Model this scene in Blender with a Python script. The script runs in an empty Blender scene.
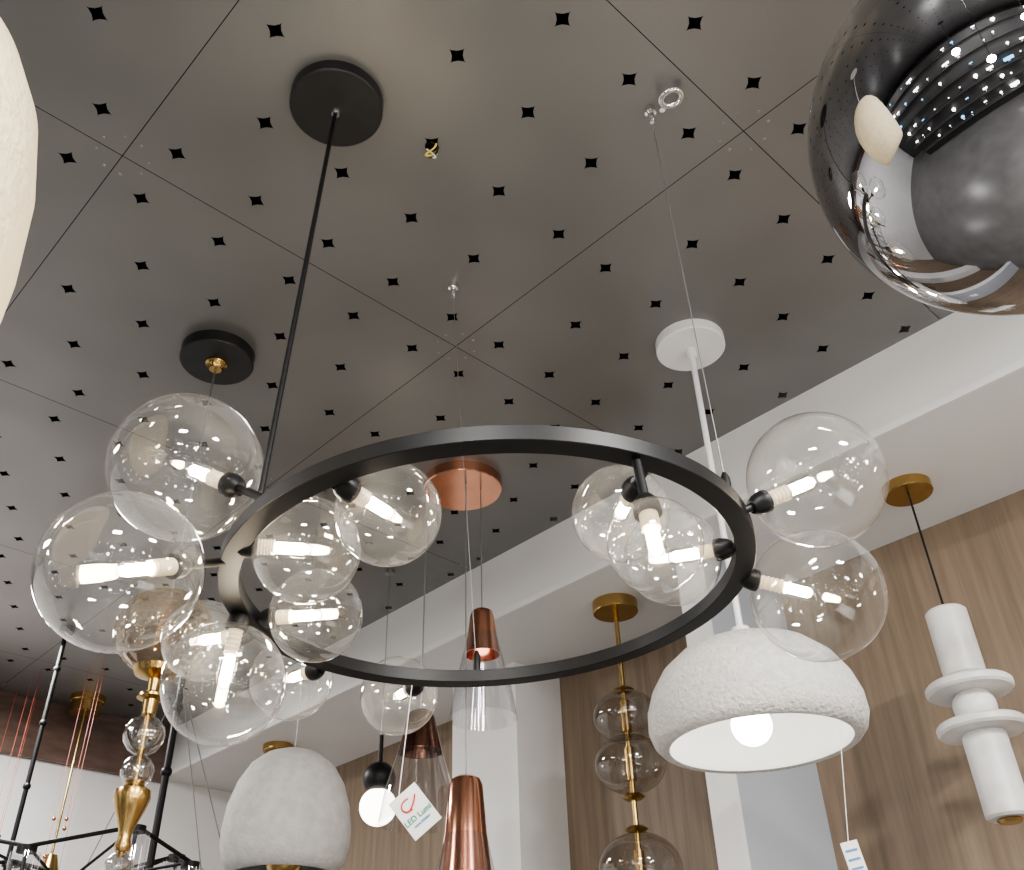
import bpy, bmesh, random
from math import *
from mathutils import Vector, Matrix
random.seed(7)
SC=bpy.context.scene.collection

# ------------------------------------------------------------------ materials
def mat(name,col,rough=.5,metal=0.,emit=None,es=0.,var=.08,scale=8.,bump=0.,bscale=60.,spec=.5,coat=0.,stretch=None,bd=.01):
    m=bpy.data.materials.new(name);m.use_nodes=True
    nt=m.node_tree;b=nt.nodes['Principled BSDF']
    tc=nt.nodes.new('ShaderNodeTexCoord');mp=nt.nodes.new('ShaderNodeMapping')
    nt.links.new(tc.outputs['Object'],mp.inputs[0])
    if stretch: mp.inputs['Scale'].default_value=stretch
    n=nt.nodes.new('ShaderNodeTexNoise');n.inputs['Scale'].default_value=scale;n.inputs['Detail'].default_value=4 if var>.09 else 1
    nt.links.new(mp.outputs[0],n.inputs['Vector'])
    r=nt.nodes.new('ShaderNodeValToRGB')
    r.color_ramp.elements[0].position=.3;r.color_ramp.elements[1].position=.7
    r.color_ramp.elements[0].color=tuple(c*(1-var) for c in col)+(1,)
    r.color_ramp.elements[1].color=tuple(min(1,c*(1+var)) for c in col)+(1,)
    nt.links.new(n.outputs['Fac'],r.inputs[0]);nt.links.new(r.outputs[0],b.inputs['Base Color'])
    b.inputs['Roughness'].default_value=rough;b.inputs['Metallic'].default_value=metal
    b.inputs['Specular IOR Level'].default_value=spec;b.inputs['Coat Weight'].default_value=coat
    if emit: b.inputs['Emission Color'].default_value=tuple(emit)+(1,);b.inputs['Emission Strength'].default_value=es
    if bump:
        n2=nt.nodes.new('ShaderNodeTexNoise');n2.inputs['Scale'].default_value=bscale;n2.inputs['Detail'].default_value=3
        nt.links.new(mp.outputs[0],n2.inputs['Vector'])
        bp=nt.nodes.new('ShaderNodeBump');bp.inputs['Strength'].default_value=bump;bp.inputs['Distance'].default_value=bd
        nt.links.new(n2.outputs['Fac'],bp.inputs['Height']);nt.links.new(bp.outputs[0],b.inputs['Normal'])
    return m
def thin_glass(name,tint=(.96,.965,.97),edge=.85,base=.07,rough=.015,bump=0.,edgecol=(1,1,1),haze=0.):
    m=bpy.data.materials.new(name);m.use_nodes=True;nt=m.node_tree
    for n in list(nt.nodes): nt.nodes.remove(n)
    out=nt.nodes.new('ShaderNodeOutputMaterial');mix=nt.nodes.new('ShaderNodeMixShader')
    tr=nt.nodes.new('ShaderNodeBsdfTransparent');gl=nt.nodes.new('ShaderNodeBsdfGlossy')
    gl.inputs['Roughness'].default_value=rough;gl.inputs['Color'].default_value=edgecol+(1,)
    lw=nt.nodes.new('ShaderNodeLayerWeight');lw.inputs['Blend'].default_value=.5
    p=nt.nodes.new('ShaderNodeMath');p.operation='POWER';p.inputs[1].default_value=4.
    nt.links.new(lw.outputs['Facing'],p.inputs[0])
    mr=nt.nodes.new('ShaderNodeMapRange');mr.inputs['To Min'].default_value=base;mr.inputs['To Max'].default_value=edge
    nt.links.new(p.outputs[0],mr.inputs['Value'])
    cr=nt.nodes.new('ShaderNodeValToRGB');cr.color_ramp.elements[0].position=.8;cr.color_ramp.elements[0].color=tint+(1,)
    cr.color_ramp.elements[1].color=tuple(c*.75 for c in tint)+(1,)
    nt.links.new(lw.outputs['Facing'],cr.inputs[0]);nt.links.new(cr.outputs[0],tr.inputs['Color'])
    tc=nt.nodes.new('ShaderNodeTexCoord')
    src=tr.outputs[0]
    if haze:   # faint dust / smudges on the glass
        no=nt.nodes.new('ShaderNodeTexNoise');no.inputs['Scale'].default_value=14;no.inputs['Detail'].default_value=3
        nt.links.new(tc.outputs['Object'],no.inputs['Vector'])
        hm=nt.nodes.new('ShaderNodeMapRange');hm.inputs['From Min'].default_value=.4;hm.inputs['From Max'].default_value=.75
        hm.inputs['To Min'].default_value=haze*.3;hm.inputs['To Max'].default_value=haze*1.8
        nt.links.new(no.outputs['Fac'],hm.inputs['Value'])
        df=nt.nodes.new('ShaderNodeBsdfTranslucent');df.inputs['Color'].default_value=(.95,.97,1,1)
        m2=nt.nodes.new('ShaderNodeMixShader');nt.links.new(hm.outputs[0],m2.inputs[0])
        nt.links.new(tr.outputs[0],m2.inputs[1]);nt.links.new(df.outputs[0],m2.inputs[2]);src=m2.outputs[0]
    if bump:
        v=nt.nodes.new('ShaderNodeTexVoronoi');v.inputs['Scale'].default_value=28;v.feature='DISTANCE_TO_EDGE'
        nt.links.new(tc.outputs['Object'],v.inputs['Vector'])
        bp=nt.nodes.new('ShaderNodeBump');bp.inputs['Strength'].default_value=bump;bp.inputs['Distance'].default_value=.01
        nt.links.new(v.outputs['Distance'],bp.inputs['Height']);nt.links.new(bp.outputs[0],gl.inputs['Normal'])
        nt.links.new(bp.outputs[0],lw.inputs['Normal'])
    nt.links.new(mr.outputs[0],mix.inputs[0]);nt.links.new(src,mix.inputs[1]);nt.links.new(gl.outputs[0],mix.inputs[2])
    nt.links.new(mix.outputs[0],out.inputs[0]);return m

M_ceil=mat('ceiling_metal',(.228,.224,.222),rough=.34,metal=.5,var=.07,scale=3,bump=.03,bscale=9)
M_plen=mat('plenum_black',(.004,.004,.004),rough=.9,spec=.1)
M_rivet=mat('rivet_metal',(.3,.29,.28),rough=.35,metal=.7)
M_white=mat('white_plaster',(.76,.755,.755),rough=.75,var=.02,scale=3)
M_soff=mat('soffit_paint',(.72,.718,.715),rough=.7,var=.02,scale=3)
M_fin=mat('greyblue_paint',(.42,.45,.5),rough=.65,var=.03,scale=3)
M_wood=mat('oak_veneer',(.235,.178,.128),rough=.55,var=.2,scale=6,stretch=(7,7,.4),bump=.04,bscale=30)
M_brown=mat('reddish_veneer',(.15,.1,.083),rough=.35,var=.25,scale=4,stretch=(2,2,8))
M_floor=mat('floor_stone',(.12,.118,.116),rough=.3,var=.15,scale=2.2)
M_dwall=mat('dark_showroom_wall',(.045,.045,.045),rough=.5,var=.1,scale=3)
M_black=mat('black_powdercoat',(.006,.006,.007),rough=.45,var=.2,scale=40,spec=.35)
M_wblack=mat('black_canopy_paint',(.012,.012,.013),rough=.38,var=.2,scale=30)
M_brass=mat('brushed_brass',(.5,.34,.14),rough=.25,metal=1,var=.12,scale=20)
M_copper=mat('polished_copper',(.72,.36,.24),rough=.16,metal=1,var=.1,scale=12)
M_dcopper=mat('smoked_copper',(.25,.13,.1),rough=.12,metal=1,var=.2,scale=10)
M_chrome=mat('chrome',(.8,.8,.82),rough=.08,metal=1,var=.03)
M_smoke=mat('smoked_mirror_glass',(.42,.42,.44),rough=.01,metal=1,var=.03,scale=2)
M_wpaint=mat('white_metal',(.75,.76,.78),rough=.4,var=.02)
M_plast=mat('textured_plaster',(.54,.53,.515),rough=.95,var=.1,scale=70,bump=.9,bscale=120,bd=.006)
M_cream=mat('cream_paper',(.7,.6,.41),rough=.85,var=.06,scale=25,bump=.5,bscale=70,emit=(1,.8,.5),es=.22)
M_in=mat('white_shade_inside',(.9,.9,.89),rough=.6,var=.02)
M_alab=mat('alabaster',(.64,.63,.615),rough=.4,var=.2,scale=9,emit=(1,.95,.92),es=.03)
M_greyegg=mat('grey_ceramic',(.46,.45,.44),rough=.75,var=.08,scale=40,bump=.3,bscale=120)
M_opal=mat('opal_lit',(.9,.88,.83),rough=.3,var=.01,emit=(1,.93,.8),es=5)
M_bulb=mat('led_filament',(1,1,1),rough=.3,var=.0,emit=(1,.87,.66),es=130)
M_dbulb=mat('led_globe',(1,1,1),rough=.3,var=.0,emit=(1,.96,.88),es=12)
M_added_globe=mat('showroom_globe_lit',(1,1,1),rough=.3,var=.0,emit=(1,.97,.93),es=62)  # glow of the added globes behind the viewer
M_small=mat('display_lamp_lit',(1,1,1),rough=.3,var=.0,emit=(1,.95,.88),es=8)  # glow of the invented rack lamps
M_standin_screen=mat('display_screen',(.1,.3,.5),rough=.3,var=.1,emit=(.35,.7,1),es=3)  # bluish glow on the invented racks
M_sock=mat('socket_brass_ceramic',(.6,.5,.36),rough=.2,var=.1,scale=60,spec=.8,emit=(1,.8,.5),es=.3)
M_paper=mat('tag_paper',(.8,.8,.8),rough=.7,var=.02)
M_red=mat('tag_red_print',(.6,.03,.03),rough=.6)
M_green=mat('tag_green_print',(.03,.3,.2),rough=.6)
M_blueink=mat('tag_blue_print',(.1,.25,.5),rough=.6)
M_thread=mat('copper_thread',(.45,.12,.08),rough=.4)
M_wire=mat('steel_wire',(.3,.3,.3),rough=.35,metal=.8)
M_yel=mat('yellow_wire',(.7,.55,.08),rough=.5)
M_glass=thin_glass('clear_globe_glass',haze=.032,edge=.95)
M_caps=thin_glass('capsule_glass',base=.12,edge=.8,tint=(.95,.93,.9))
M_glassd=thin_glass('tinted_globe_glass',tint=(.76,.74,.71),edge=.7,base=.1)
M_skirt=thin_glass('clear_shade_glass',tint=(.9,.9,.92),edge=.8,base=.12)
M_amber=thin_glass('amber_crackle_glass',tint=(.7,.6,.5),edge=.8,base=.2,rough=.06,bump=.8,edgecol=(1,.88,.75))
M_crys=thin_glass('crystal',tint=(.8,.78,.75),edge=.9,base=.3,rough=.03,bump=.5)

# ------------------------------------------------------------------ helpers
class G:
    def __init__(s,name,loc):
        s.loc=Vector(loc);e=bpy.data.objects.new(name,None);e.location=s.loc;e.empty_display_size=.05;SC.objects.link(e);s.e=e
    def add(s,name,bm,m,smooth=True):
        me=bpy.data.meshes.new(name)
        for v in bm.verts: v.co-=s.loc
        bmesh.ops.recalc_face_normals(bm,faces=bm.faces)
        bm.to_mesh(me);bm.free();me.materials.append(m)
        if smooth:
            for p in me.polygons:p.use_smooth=True
            try: me.set_sharp_from_angle(angle=radians(40))
            except Exception: pass
        o=bpy.data.objects.new(name,me);SC.objects.link(o);o.parent=s.e;return o
    def lathe(s,name,prof,org,m,axis=(0,0,1),seg=48):
        bm=bmesh.new();q=Vector(axis).normalized().to_track_quat('Z','Y');org=Vector(org);rings=[]
        for r,z in prof:
            if r<1e-6: rings.append([bm.verts.new(org+q@Vector((0,0,z)))])
            else: rings.append([bm.verts.new(org+q@Vector((r*cos(2*pi*i/seg),r*sin(2*pi*i/seg),z))) for i in range(seg)])
        for a,b in zip(rings,rings[1:]):
            for i in range(seg):
                j=(i+1)%seg
                f=[a[i%len(a)],a[j%len(a)],b[j%len(b)],b[i%len(b)]];u=[]
                for v in f:
                    if v not in u:u.append(v)
                if len(u)>2: bm.faces.new(u)
        return s.add(name,bm,m)
    def cyl(s,name,p0,p1,r,m,r1=None,seg=24):
        p0=Vector(p0);p1=Vector(p1);L=(p1-p0).length;r1=r if r1 is None else r1
        return s.lathe(name,[(0,0),(r,0),(r1,L),(0,L)],p0,m,p1-p0,seg)
    def sph(s,name,c,r,m,seg=48,sz=1.):
        n=seg//2
        return s.lathe(name,[(r*sin(pi*i/n) if 0<i<n else 0,-r*sz*cos(pi*i/n)) for i in range(n+1)],c,m,seg=seg)
    def tube(s,name,pts,r,m,seg=10):
        bm=bmesh.new();pts=[Vector(p) for p in pts];rings=[]
        for i,p in enumerate(pts):
            d=(pts[min(i+1,len(pts)-1)]-pts[max(i-1,0)]).normalized()
            a=d.cross(Vector((0.13,0.21,.97))).normalized();b=d.cross(a)
            rings.append([bm.verts.new(p+a*r*cos(2*pi*k/seg)+b*r*sin(2*pi*k/seg)) for k in range(seg)])
        for a,b in zip(rings,rings[1:]):
            for k in range(seg): bm.faces.new([a[k],a[(k+1)%seg],b[(k+1)%seg],b[k]])
        bm.faces.new(rings[0]);bm.faces.new(rings[-1]);return s.add(name,bm,m)
YAW=.7786;O=Vector((-.8128,1.3158,0));E2=Vector((cos(YAW),sin(YAW),0));E1=Vector((sin(YAW),-cos(YAW),0));LP=.9392
def uv(u,v,z=0): return O+E2*u+E1*v+Vector((0,0,z))
def uvbox(name,u0,u1,v0,v1,z0,z1,m,bev=0,parent=None):
    c=uv((u0+u1)/2,(v0+v1)/2,(z0+z1)/2)
    bm=bmesh.new();bmesh.ops.create_cube(bm,size=1)
    for v in bm.verts: v.co=Vector((v.co.x*(u1-u0),v.co.y*(v1-v0),v.co.z*(z1-z0)))
    if bev: bmesh.ops.bevel(bm,geom=list(bm.edges),offset=bev,segments=2,affect='EDGES')
    bmesh.ops.recalc_face_normals(bm,faces=bm.faces)
    me=bpy.data.meshes.new(name);bm.to_mesh(me);bm.free();me.materials.append(m)
    o=bpy.data.objects.new(name,me);o.location=c;o.rotation_euler=(0,0,YAW);SC.objects.link(o)
    if parent: o.parent=parent.e;o.location=c-parent.loc
    return o

# ------------------------------------------------------------------ room shell
H=3.3;U0,U1,V0,V1=-3.6,2.4,-3.32,5.2;US=1.832;ZS=3.05
def build_ceiling():
    bm=bmesh.new();a=.0009/LP
    edges=[]
    def loop(ps):
        vs=[bm.verts.new((x,y,0)) for x,y in ps]
        for i in range(len(vs)): edges.append(bm.edges.new((vs[i],vs[(i+1)%len(vs)])))
    loop([(a,a),(1-a,a),(1-a,1-a),(a,1-a)])
    m=.0882;s=(1-2*m)/4;R=.0215/LP
    sg=lambda x:1 if x>0 else -1
    for row in range(5):
        for j in range(5 if row%2==0 else 4):
            cx=m+s*(j+(.5 if row%2 else 0));cy=m+s*row
            pts=[]
            for k in range(16):
                t=2*pi*k/16;x=cos(t);y=sin(t)
                x=0 if abs(x)<1e-9 else x;y=0 if abs(y)<1e-9 else y
                pts.append((cx+R*(abs(x)**3.)*sg(x),cy+R*(abs(y)**3.)*sg(y)))
            loop(pts)
    bmesh.ops.triangle_fill(bm,use_beauty=True,use_dissolve=False,edges=edges)
    vs=[v.co.copy() for v in bm.verts];bm.verts.index_update();fs=[[v.index for v in f.verts] for f in bm.faces];bm.free()
    V=[];F=[]
    for cu in range(-4,2):
        for cv in range(-4,6):
            b=len(V)
            for c in vs: V.append(uv((cu+c.x)*LP,(cv+c.y)*LP,H))
            for f in fs: F.append([b+i for i in f])
    me=bpy.data.meshes.new('ceiling');me.from_pydata(V,[],F);me.materials.append(M_ceil)
    bm=bmesh.new();bm.from_mesh(me)
    for f in bm.faces:
        f.normal_update()
        if f.normal.z>0:f.normal_flip()
    bm.to_mesh(me);bm.free()
    o=bpy.data.objects.new('ceiling',me);SC.objects.link(o)
    bm=bmesh.new()
    q=[uv(U0-.3,V0-.3,H+.05),uv(U1,V0-.3,H+.05),uv(U1,V1+.3,H+.05),uv(U0-.3,V1+.3,H+.05)]
    bm.faces.new([bm.verts.new(p) for p in q]);me=bpy.data.meshes.new('plenum');bm.to_mesh(me);bm.free();me.materials.append(M_plen)
    p=bpy.data.objects.new('plenum',me);SC.objects.link(p);p.parent=o
    bm=bmesh.new()
    for cu in range(-4,2):
        for cv in range(-4,5):
            for su in(-1,1):
                for sv in(-1,1):
                    for du,dv in((.05,.018),(.018,.05)):
                        c=uv(cu*LP+su*du,cv*LP+sv*dv,H-.001)
                        bmesh.ops.create_cone(bm,cap_ends=True,segments=10,radius1=.003,radius2=.004,depth=.0015,matrix=Matrix.Translation(c))
    me=bpy.data.meshes.new('rivets');bm.to_mesh(me);bm.free();me.materials.append(M_rivet)
    p=bpy.data.objects.new('rivets',me);SC.objects.link(p);p.parent=o
build_ceiling()
uvbox('floor',U0,U1,V0,V1,-.1,0,M_floor)
uvbox('wall_right',U1,U1+.12,V0,V1,0,3.4,M_wood)
uvbox('wall_back',U0,U1,V0-.12,V0,0,3.4,M_white)
uvbox('wall_left',U0-.12,U0,V0,V1,0,3.4,M_dwall)
uvbox('wall_front',U0,U1,V1,V1+.12,0,3.4,M_dwall)
uvbox('trim_1',US,U1,V0,V1,ZS,3.42,M_soff)          # dropped soffit
uvbox('trim_2',US-.012,US,V0,V1,ZS-.004,ZS+.018,M_white)
uvbox('trim_3',U0,US,V0,V0+.03,3.03,3.32,M_brown)   # brown header on the back wall
uvbox('wall_pilaster',2.15,U1,-1.42,-1.05,0,ZS,M_white)
uvbox('wall_fin',1.95,U1,-.08,0,0,ZS,M_fin)  # grey-blue body; the strip over its front edge is white
uvbox('trim_4',1.935,1.95,-.085,.005,0,ZS,M_white)

# ------------------------------------------------------------------ ring chandelier
RC=Vector((-.04,1.328,2.253));TX,TY=.043,.004
def rp(ang,r=.385,dz=.011):
    t=radians(ang);a,b=r*cos(t),r*sin(t);return RC+Vector((a,b,TX*a+TY*b+dz))
ch=G('ring_chandelier',RC)
bm=bmesh.new();N=160;rows=[]
prof=[(.4,.001),(.399,0),(.371,0),(.37,.001),(.37,.0215),(.371,.0225),(.399,.0225),(.4,.0215)]
for k in range(N): rows.append([bm.verts.new(rp(360*k/N,r,z)) for r,z in prof])
for k in range(N):
    a=rows[k];b=rows[(k+1)%N]
    for i in range(8):bm.faces.new([a[i],a[(i+1)%8],b[(i+1)%8],b[i]])
ch.add('ring',bm,M_black)
cA=Vector((-.333,1.198,3.27));ZR=219
ch.lathe('canopy',[(0,0),(.090,0),(.093,.003),(.093,.03),(0,.03)],cA,M_wblack,seg=64)
ch.lathe('cord_grip',[(0,-.016),(.008,-.016),(.01,-.012),(.01,0),(0,0)],cA,M_chrome)
ch.cyl('cord',cA,rp(ZR,.385,.02),.0042,M_black)
mR=Vector((.309,1.243,3.3));mC=Vector((-.134,1.737,3.3))
for nm,p,ang in(('right',mR,331),('far',mC,96)):
    ch.lathe('wire_gripper_'+nm,[(0,-.045),(.004,-.045),(.007,-.038),(.007,-.02),(.012,-.016),(.012,0),(0,0)],p,M_chrome)
    ch.cyl('wire_'+nm,p-Vector((0,0,.04)),rp(ang,.385,.02),.0009,M_wire,seg=8)
    ch.lathe('wire_anchor_'+nm,[(0,0),(.007,0),(.007,.035),(.003,.045),(0,.045)],rp(ang,.385,.02),M_black,seg=16)
ch.cyl('wire_anchor_pin',rp(ZR,.385,.02),rp(ZR,.385,.05),.006,M_black)
GL=[ # centre, diameter, ring angle
((-.459,1.119,2.357),.212,226),((-.477,1.031,2.150),.195,200),((-.290,1.172,2.249),.150,207),
((-.165,1.077,2.246),.140,240),((-.313,1.369,2.242),.144,171),((-.437,1.360,2.134),.180,177),
((-.419,1.684,2.266),.150,137),((-.2375,1.816,2.276),.150,109),((-.512,1.453,2.244),.130,163),
((.147,1.154,2.279),.136,304),((.158,.965,2.125),.110,300),((.237,1.300,2.285),.147,350),
((.438,1.183,2.341),.198,335),((.467,1.375,2.250),.206,5)]
for i,(c,d,ang) in enumerate(GL):
    c=Vector(c);r=d/2;a=rp(ang);dr=(c-a).normalized();n=str(i+1)
    q=max(.12,.015/r);K=36
    prof=[(r*sin(q+(pi-q)*k/K) if k<K else 0,r*cos(q+(pi-q)*k/K)) for k in range(K+1)]
    ch.lathe('glass_globe_'+n,prof,c,M_glass,-dr,seg=64)
    s=c-dr*r
    ch.cyl('arm_'+n,a,s,.006,M_black)
    ch.lathe('cup_'+n,[(0,-.018),(.01,-.018),(.015,-.01),(.017,0),(.017,.008),(.0145,.010),(0,.010)],s,M_black,dr,seg=32)
    Ls=.042 if r>.08 else .025;Lb=.048 if r>.08 else r*.64
    pr=[(0,.010)]
    for k in range(6): pr+=[(.0115,.010+k*Ls/6),(.0095,.010+(k+.5)*Ls/6)]
    pr+=[(0,.010+Ls)]
    ch.lathe('bulb_base_'+n,pr,s,M_sock,dr,seg=24)
    z0=.010+Ls;rb=.0125
    pr=[(rb,z0),(rb,z0+Lb-rb)]+[(rb*cos(t),z0+Lb-rb+rb*sin(t)) for t in(.4,.8,1.2)]+[(0,z0+Lb)]
    ch.lathe('bulb_glass_'+n,pr,s,M_caps,dr,seg=20)
    ri=.0078
    ch.lathe('bulb_filament_'+n,[(0,z0),(ri,z0),(ri,z0+Lb-.012),(ri*.7,z0+Lb-.008),(0,z0+Lb-.006)],s,M_bulb,dr,seg=12)

# price tags (flat cards hung by a thread)
def tag(name,top,pos,w,h,rot,ptop):
    g=G(name,pos);P=Vector(pos)
    ca=Vector((0,0,1.6));n=(ca-P).normalized();x=Vector((0,0,1)).cross(n).normalized();y=n.cross(x)
    x,y=x*cos(rot)+y*sin(rot),y*cos(rot)-x*sin(rot)
    def quad(nm,cx,cy,w,h,m,dz):
        bm=bmesh.new();vs=[]
        for dzz in(dz,dz-.0008):
            vs.append([bm.verts.new(P+x*(cx+sx*w/2)+y*(cy+sy*h/2)+n*dzz) for sx,sy in((-1,-1),(1,-1),(1,1),(-1,1))])
        bm.faces.new(vs[0]);bm.faces.new(vs[1])
        for i in range(4):bm.faces.new([vs[0][i],vs[0][(i+1)%4],vs[1][(i+1)%4],vs[1][i]])
        g.add(nm,bm,m,False)
    quad('card',0,0,w,h,M_paper,0)
    def text(nm,body,size,dy,m):
        cu=bpy.data.curves.new(nm,'FONT');cu.body=body;cu.size=size;cu.align_x='CENTER';cu.extrude=.0002;cu.offset=.0003
        cu.materials.append(m);o=bpy.data.objects.new(nm,cu);SC.objects.link(o);o.parent=g.e
        o.matrix_local=Matrix(((x.x,y.x,n.x,0),(x.y,y.y,n.y,0),(x.z,y.z,n.z,0),(0,0,0,1)))@Matrix.Translation((0,dy*h,.001))
    if ptop:
        text('print_letters','LED Lumi',.0135,-.17,M_green);text('print_small','www lighting',.006,-.29,M_blueink)
        g.tube('print_arc',[P+x*(w*.22*cos(t)-w*.05)+y*(h*.2+h*.13*sin(t))+n*.0015 for t in[radians(a) for a in range(60,300,20)]],.0012,M_red)
        g.tube('print_swoosh',[P+x*(-w*.2+w*.5*t)+y*(h*.08+h*.22*t*t)+n*.0015 for t in[0,.25,.5,.75,1]],.0014,M_red)
    else:
        for k in range(4): quad('print_%d'%k,0,h*(.3-.2*k),w*.7,h*.05,M_blueink,.0012)
    g.tube('thread',[Vector(top),P+y*h*.5-x*(w*.1 if ptop else 0)],.0007,M_paper)
tag('price_tag',rp(114,.385,-.004),(-.185,1.685,2.025),.056,.074,radians(40),True)
tag('price_tag',(.603,1.818,2.196),(.585,1.845,1.95),.03,.075,radians(8),False)

# ceiling hole with loose wires, spare hook
g=G('ceiling_wire_outlet',(-.152,1.318,3.3));c=Vector((-.152,1.318,3.2985))
g.lathe('hole',[(0,-.001),(.013,-.001),(.013,.003),(0,.003)],c,M_plen)
g.tube('wire_yellow',[c+Vector((.012*cos(t),.004*t-.01,-.004-.02*sin(t/2))) for t in[k*.5 for k in range(13)]],.002,M_yel)
g.tube('wire_white',[c+Vector((-.01+.02*sin(t),.006,-.03*abs(sin(t*.8)))) for t in[k*.3 for k in range(9)]],.0018,M_paper)
g.tube('wire_black',[c+Vector((.014*sin(t),-.012*cos(t),-.012*t/2)) for t in[k*.5 for k in range(8)]],.002,M_black)
g=G('ceiling_hook',(.35,1.215,3.3))
g.tube('hook_ring',[Vector((.345+.021*cos(t),1.20+.019*sin(t),3.275+.004*cos(t))) for t in[2*pi*k/24 for k in range(25)]],.0065,M_chrome)
g.cyl('hook_stud',(.33,1.225,3.3),(.33,1.225,3.27),.006,M_chrome)

# ------------------------------------------------------------------ dome pendant
def canopy(g,p,r,m,h=.03,name='canopy'): g.lathe(name,[(0,0),(r-.003,0),(r,.003),(r,h),(0,h)],p,m,seg=48)
dx,dy=.489,1.988
g=G('dome_pendant_light',(dx,dy,2.3));canopy(g,(dx,dy,3.27),.092,M_wpaint)
g.lathe('stem_collar',[(0,-.03),(.012,-.03),(.014,0),(0,0)],(dx,dy,3.27),M_wpaint)
g.cyl('stem',(dx,dy,3.26),(dx,dy,2.42),.0075,M_wpaint)
g.lathe('top_cap',[(0,.02),(.02,.02),(.03,-.02),(0,-.02)],(dx,dy,2.445),M_wpaint)
outer=[(0,2.436),(.05,2.433),(.1,2.422),(.145,2.402),(.185,2.366),(.21,2.325),(.223,2.285),(.225,2.25),(.217,2.225),(.205,2.211),(.196,2.207)]
inner=[(.186,2.21),(.184,2.222),(.195,2.25),(.195,2.29),(.165,2.345),(.12,2.385),(.05,2.41),(0,2.415)]
g.lathe('plaster_shade',[(r,z-2.3) for r,z in outer+inner[:1]],(dx,dy,2.3),M_plast,seg=96)
g.lathe('shade_inside',[(r,z-2.3) for r,z in inner],(dx,dy,2.3),M_in,seg=96)
g.cyl('lamp_holder',(dx,dy,2.41),(dx,dy,2.3),.018,M_wpaint)
g.sph('globe_bulb',(dx-.012,dy,2.25),.042,M_dbulb)

# ------------------------------------------------------------------ smoked mirror sphere
sx=Vector((.451,.543,2.308));g=G('smoked_mirror_globe_pendant',sx)
g.sph('mirror_globe',sx,.172,M_smoke,seg=96);g.cyl('stem',sx+Vector((0,0,.17)),(sx.x,sx.y,3.27),.006,M_black)
canopy(g,(sx.x,sx.y,3.27),.06,M_black);g.cyl('cap',sx+Vector((0,0,.165)),sx+Vector((0,0,.2)),.03,M_chrome)

# ------------------------------------------------------------------ cream shade at far left
cx=Vector((-.760,.66,2.355));g=G('paper_dome_pendant_light',cx)
g.lathe('paper_shade',[(0,.44),(.06,.43),(.12,.395),(.17,.33),(.205,.25),(.226,.15),(.235,.04),(.234,-.06),(.226,-.15),(.21,-.23),(.195,-.27),(.18,-.285),(.172,-.27),(.19,-.2),(.21,-.05),(.2,.1),(.16,.28),(.1,.36),(0,.39)],cx,M_cream,seg=96)
g.cyl('lamp_holder',cx+Vector((0,0,.385)),cx+Vector((0,0,.02)),.02,M_wpaint);g.sph('globe_bulb',cx+Vector((0,0,-.03)),.05,M_dbulb,seg=24)
g.cyl('cord',cx+Vector((0,0,.42)),(cx.x,cx.y,3.28),.004,M_wpaint);canopy(g,(cx.x,cx.y,3.27),.06,M_wpaint)

# ------------------------------------------------------------------ alabaster pendant
ax,ay=1.129,2.366;g=G('alabaster_stacked_pendant',(ax,ay,2.4));canopy(g,(ax,ay,3.02),.068,M_brass)
g.cyl('cord',(ax,ay,3.02),(ax,ay,2.65),.003,M_black)
def cylb(g,n,p,r,z0,z1,m): g.lathe(n,[(0,z0),(r-.006,z0),(r,z0+.006),(r,z1-.006),(r-.006,z1),(0,z1)],(p[0],p[1],0),m,seg=48)
cylb(g,'upper_cylinder',(ax,ay),.052,2.475,2.66,M_alab)
cylb(g,'upper_disc',(ax,ay),.105,2.435,2.46,M_alab);cylb(g,'upper_neck',(ax,ay),.03,2.45,2.48,M_alab)
g.sph('ball',(ax,ay,2.4),.052,M_alab)
cylb(g,'lower_disc',(ax,ay),.105,2.335,2.36,M_alab);cylb(g,'lower_cylinder',(ax,ay),.052,2.135,2.335,M_alab)
cylb(g,'end_cap',(ax,ay),.03,2.125,2.137,M_brass)

# ------------------------------------------------------------------ stacked glass pendant
px,py=.337,3.074;g=G('stacked_glass_globe_pendant',(px,py,2.5));canopy(g,(px,py,3.01),.078,M_brass,.04)
g.cyl('brass_rod',(px,py,3.02),(px,py,2.0),.008,M_brass)
for k,(z,r) in enumerate(((2.648,.105),(2.495,.112),(2.19,.125))):
    g.sph('glass_globe_%d'%k,(px,py,z),r,M_glassd,sz=.8)
    g.cyl('inner_lamp_%d'%k,(px,py,z-.05),(px,py,z+.05),.016,M_brass)
for z in(2.735,2.395,2.30,2.07): g.lathe('brass_collar_%d'%int(z*100),[(0,-.01),(.025,-.008),(.036,0),(.025,.008),(0,.01)],(px,py,z),M_brass)

# ------------------------------------------------------------------ amber crackle + crystal pendant
qx,qy=-.783,1.970;g=G('crackle_glass_crystal_pendant',(qx,qy,2.3));canopy(g,(qx,qy,3.265),.096,M_wblack,.035)
g.lathe('brass_nut',[(0,-.022),(.016,-.022),(.02,-.01),(.028,-.004),(.028,0),(0,0)],(qx,qy,3.265),M_brass)
g.cyl('cord',(qx,qy,3.25),(qx,qy,2.58),.0022,M_wire)
g.sph('crackle_globe',(qx,qy,2.495),.105,M_amber,sz=.92);g.cyl('inner_lamp',(qx,qy,2.46),(qx,qy,2.56),.016,M_brass)
def P(z): return (qx,qy,z)
g.lathe('brass_collar',[(0,-.09),(.014,-.09),(.016,-.06),(.03,-.055),(.03,-.05),(.012,-.04),(.014,-.015),(.045,-.003),(.05,.01),(0,.01)],P(2.40),M_brass)
g.sph('crystal_upper',P(2.267),.042,M_crys,seg=16);g.sph('crystal_middle',P(2.193),.033,M_crys,seg=16)
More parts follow.
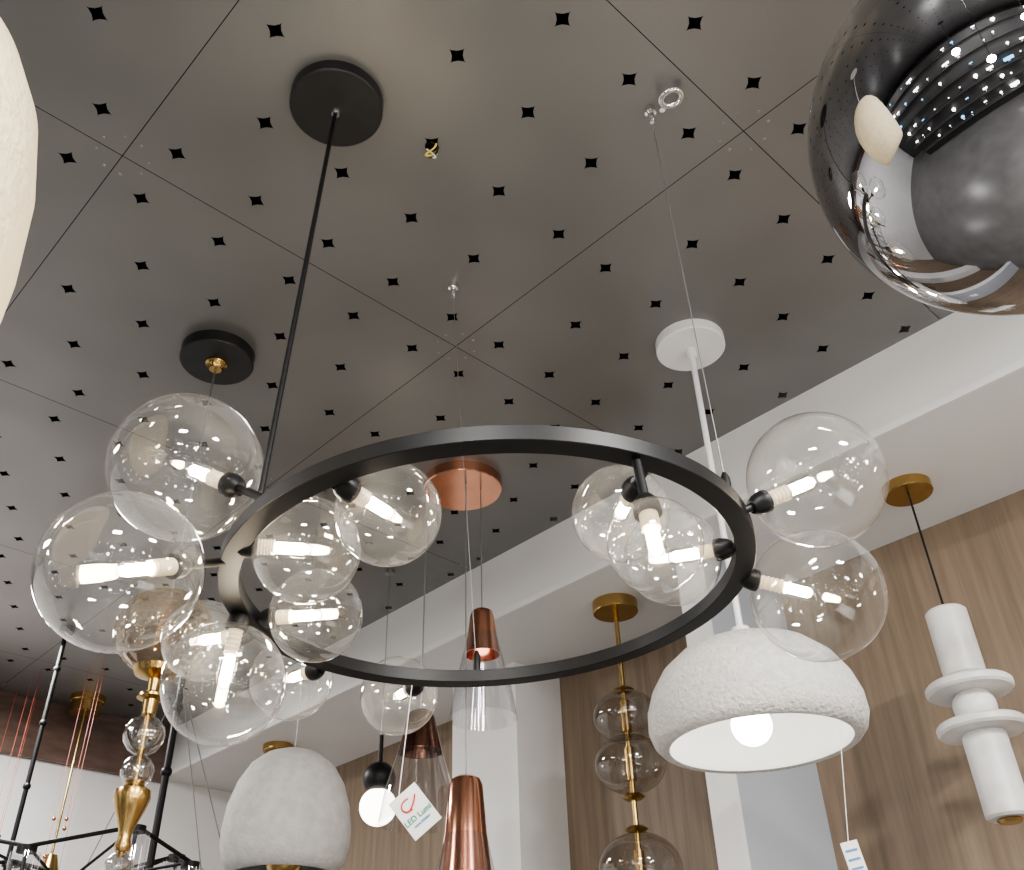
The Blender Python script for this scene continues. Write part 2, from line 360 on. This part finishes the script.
g.lathe('brass_vase',[(0,2.04),(.013,2.04),(.016,2.05),(.012,2.065),(.014,2.08),(.03,2.12),(.036,2.14),(.034,2.155),(.018,2.165),(.02,2.172),(0,2.175)],(qx,qy,0),M_brass)
g.cyl('brass_spine',P(2.4),P(2.03),.006,M_brass);g.sph('crystal_finial',P(2.012),.028,M_crys,seg=16)

# ------------------------------------------------------------------ copper cluster
kx,ky=-.166,2.652;g=G('copper_cone_cluster_pendant',(kx,ky,2.7));canopy(g,(kx,ky,3.265),.127,M_copper,.035)
for i,(x,y,zt,zb,rt,rb,m) in enumerate(((kx+.058,ky,2.845,2.70,.036,.052,M_copper),(kx-.118,ky+.02,2.55,2.43,.04,.062,M_dcopper),(kx+.012,ky-.04,2.345,2.10,.045,.066,M_copper))):
    g.cyl('cord_%d'%i,(x,y,3.27),(x,y,zt),.0022,M_wire)
    h=zt-zb
    g.lathe('copper_shade_%d'%i,[(0,0),(rt*.5,-.002),(rt*.85,-.010),(rt,-.026),(rt+(rb-rt)*.45,-h*.6),(rb,-h),(rb-.003,-h),(rt*.9,-.035),(0,-.03)],(x,y,zt),m)
    g.lathe('glass_skirt_%d'%i,[(rt+.004,-h*.5),(rb+.03,-h*1.0-.1),(rb+.045,-h-.19)],(x,y,zt),M_skirt)
    g.sph('lamp_%d'%i,(x,y,zb+.04),.018,M_opal,seg=20)

# ------------------------------------------------------------------ small opal pendant
c=Vector((-.48,3.26,2.475));g=G('opal_globe_pendant_light',c)
g.sph('opal_globe',c-Vector((0,0,.035)),.06,M_opal);g.sph('black_ball',c+Vector((0,0,.055)),.055,M_black)
g.cyl('stem',c+Vector((0,0,.1)),c+Vector((0,0,.2)),.008,M_black);g.cyl('cord',c+Vector((0,0,.1)),(c.x,c.y,3.3),.0015,M_wire)
canopy(g,(c.x,c.y,3.285),.018,M_wire,.015)

# ------------------------------------------------------------------ grey egg pendant
c=Vector((-.634,2.68,2.27));g=G('ceramic_egg_pendant_light',c)
pf=[(0,.21),(.04,.205),(.08,.188),(.115,.155),(.143,.1),(.162,.03),(.169,-.04),(.167,-.09),(.158,-.13),(.143,-.155),(.128,-.165),(.12,-.16),(.138,-.12),(.148,-.05),(.13,.1),(.06,.17),(0,.18)]
g.lathe('ceramic_shade',[(r,z*.86) for r,z in pf],c,M_greyegg,seg=64);g.cyl('brass_holder',c+Vector((0,0,.15)),c-Vector((0,0,.08)),.03,M_brass)
g.sph('brass_reflector',c-Vector((0,0,.1)),.05,M_brass)
g.cyl('cord',c+Vector((0,0,.18)),(c.x,c.y,3.3),.0012,M_wire);canopy(g,(c.x,c.y,3.285),.018,M_wire,.015)

# small brass pendants on the far soffit / ceiling
c=Vector((-1.144,4.496,3.02));g=G('brass_rod_pendant',c);canopy(g,c,.07,M_brass,.03);g.cyl('rod',c,c-Vector((0,0,.9)),.006,M_brass);g.lathe('shade',[(0,0),(.02,0),(.05,-.1),(0,-.1)],c-Vector((0,0,.85)),M_brass)
c=Vector((-2.074,4.45,3.27));g=G('brass_rod_pendant',c);canopy(g,c,.08,M_brass,.03);g.lathe('drum',[(0,0),(.07,0),(.07,-.05),(0,-.05)],c,M_brass);g.cyl('rod',c,c-Vector((0,0,.7)),.006,M_brass);g.lathe('shade',[(0,0),(.025,0),(.06,-.12),(0,-.12)],c-Vector((0,0,.68)),M_brass)

# copper thread curtain
g=G('copper_bead_string_cluster',(-2.3,4.0,3.0))
for k in range(20):
    x=-2.75+.95*random.random();y=3.95+.35*random.random();z=2.45+.5*random.random()
    g.cyl('string_%d'%k,(x,y,3.3),(x,y,z-.3),.0011,M_thread,seg=6)
    for q in range(2): g.sph('bead_%d_%d'%(k,q),(x,y,z-.3+.25*q*random.random()),.009,M_copper,seg=10)

# ------------------------------------------------------------------ black lantern-frame chandelier
c=Vector((-1.55,3.45,2.27));g=G('black_frame_lantern_chandelier',c)
for nm,(x,y),r in(('a',(-1.86,3.66),.009),('b',(-1.3,3.54),.013)):
    g.cyl('rod_'+nm,(x,y,3.3),(x,y,2.25),r,M_black);canopy(g,(x,y,3.275),.03,M_black,.025,'canopy_'+nm)
    for z in(3.12,2.9,2.66): g.sph('bead_%s_%d'%(nm,int(z*100)),(x,y,z),r*1.6,M_black,seg=16)
def bar(n,a,b,r=.007): g.cyl(n,a,b,r,M_black,seg=8)
pts=[c+Vector((.42*cos(radians(a)),.3*sin(radians(a)),.06+(.07 if k%2 else 0))) for k,a in enumerate(range(0,360,45))]
for k in range(8):
    bar('frame_%d'%k,pts[k],pts[(k+1)%8]);lo=pts[k]-Vector((0,0,.3));bar('post_%d'%k,pts[k],lo);bar('low_%d'%k,lo,pts[(k+1)%8]-Vector((0,0,.3)))
    bar('spoke_%d'%k,pts[k],c+Vector((0,0,.0)),.005)
    g.lathe('glass_tube_%d'%k,[(.045,-.02),(.045,-.2),(.0,-.2)],pts[k],M_skirt,seg=24);g.lathe('holder_%d'%k,[(0,0),(.03,0),(.03,-.02),(0,-.02)],pts[k],M_black)
for k,(dx_,dz_) in enumerate(((.25,-.1),(.35,-.2),(-.2,0))):
    g.cyl('guy_wire_%d'%k,(-1.3,3.54,3.0),(-1.3+dx_,3.4,2.2),.002,M_wire,seg=6)

# ------------------------------------------------------------------ invented showroom behind the viewer, added for light and reflections
for i,(u,v,z,r) in enumerate(((-1.6,2.6,2.4,.08),(.6,3.0,2.3,.07),(-.6,3.6,2.4,.09),(1.2,4.2,2.3,.07),(-2.0,1.4,2.4,.08),(-2.2,3.8,2.4,.07),(1.3,2.2,2.5,.06),(-1.0,1.7,2.0,.05),(.2,4.4,2.5,.08),(-1.9,4.4,2.3,.08))):
    p=uv(u,v,z);g=G('opal_globe_pendant_light',p);g.sph('opal_globe',p,r,M_added_globe,seg=20);g.cyl('cord',p,uv(u,v,3.28),.004,M_black,seg=8);canopy(g,uv(u,v,3.27),.06,M_black)  # unseen globes, added to brighten the ceiling and dot the mirror globe
def rack(u0,u1,v0,v1,along,d):  # made-up rack of small glows, added for the mirror globe's reflection
    c=uv((u0+u1)/2,(v0+v1)/2,1.4);g=G('lamp_display_rack',c)
    uvbox('back_panel',u0,u1,v0,v1,0,2.95,M_dwall,parent=g)
    bm=bmesh.new();bs=bmesh.new();bl=bmesh.new()
    uf=(u1 if d>0 else u0);vf=(v1 if d>0 else v0)
    for row in range(6):
        z=.5+.45*row
        n=13
        for k in range(n):
            f=(k+.2+.6*random.random())/n
            zj=z+.12*random.random()
            p=uv(uf+d*.12,v0+(v1-v0)*f,zj) if along=='v' else uv(u0+(u1-u0)*f,vf+d*.12,zj)
            r=random.choice((.025,.035,.05,.075))
            if random.random()<.2: continue
            b2=bs if random.random()<.15 else bm
            if random.random()<.4: bmesh.ops.create_cube(b2,size=r*2,matrix=Matrix.Translation(p)@Matrix.Rotation(YAW,4,'Z')@Matrix.Diagonal((.6,1.8,.6,1)))
            else: bmesh.ops.create_uvsphere(b2,u_segments=12,v_segments=8,radius=r*.8,matrix=Matrix.Translation(p))
            bmesh.ops.create_cone(bl,cap_ends=True,segments=8,radius1=.05,radius2=.01,depth=.04,matrix=Matrix.Translation(p-Vector((0,0,.07))))
        zz=z-.1
        if along=='v': uvbox('shelf_%d'%row,min(uf,uf+d*.22),max(uf,uf+d*.22),v0,v1,zz-.01,zz+.01,M_dwall,parent=g)
        else: uvbox('shelf_%d'%row,u0,u1,min(vf,vf+d*.22),max(vf,vf+d*.22),zz-.01,zz+.01,M_dwall,parent=g)
    g.add('lit_lamps',bm,M_small);g.add('blue_displays',bs,M_standin_screen);g.add('lamp_feet',bl,M_chrome)
rack(-2.9,-2.84,-1.6,4.6,'v',1);rack(-2.4,1.8,5.08,5.14,'u',-1)
for k,(u,v) in enumerate(((.9,2.2),(-.9,3.2),(.6,4.0))):
    g=G('display_counter',uv(u,v,.45));uvbox('body',u-.5,u+.5,v-.3,v+.3,0.0,.86,M_dwall,.01,g);uvbox('top',u-.53,u+.53,v-.33,v+.33,.86,.9,M_white,.005,g)  # unseen counters, added as shapes for the mirror globe to reflect
def area(name,u,v,z,s,e,col=(1,.97,.93)):
    l=bpy.data.lights.new(name,'AREA');l.size=s;l.energy=e;l.color=col;o=bpy.data.objects.new(name,l);o.location=uv(u,v,z);SC.objects.link(o)
area('showroom_light',-1.2,2.2,3.22,.4,110);area('showroom_light',.5,2.7,3.22,.35,130)  # unseen fill lights, added to brighten the room
area('showroom_light',-1.6,-1.4,3.22,.5,65);area('showroom_light',.6,-2.4,3.22,.4,36)  # added fill as well, brightens the back wall
w=bpy.data.worlds.new('World');w.use_nodes=True;w.node_tree.nodes['Background'].inputs[0].default_value=(.5,.52,.55,1);w.node_tree.nodes['Background'].inputs[1].default_value=.3
bpy.context.scene.world=w
try:
    vs=bpy.context.scene.view_settings;vs.look='AgX - Medium High Contrast';vs.exposure=.45
except Exception as e: print(e)

# ------------------------------------------------------------------ camera
pit,rol=.6169,-.0341
F=Vector((0,cos(pit),sin(pit)));Uv=Vector((0,-sin(pit),cos(pit)));R=Vector((1,0,0))
R2=R*cos(rol)+Uv*sin(rol);U2=Uv*cos(rol)-R*sin(rol)
cd=bpy.data.cameras.new('camera');cd.sensor_width=36;cd.lens=961.29/1024*36;cd.clip_start=.02
cam=bpy.data.objects.new('camera',cd);SC.objects.link(cam)
cam.matrix_world=Matrix(((R2.x,U2.x,-F.x,0),(R2.y,U2.y,-F.y,0),(R2.z,U2.z,-F.z,1.6),(0,0,0,1)))
bpy.context.scene.camera=cam
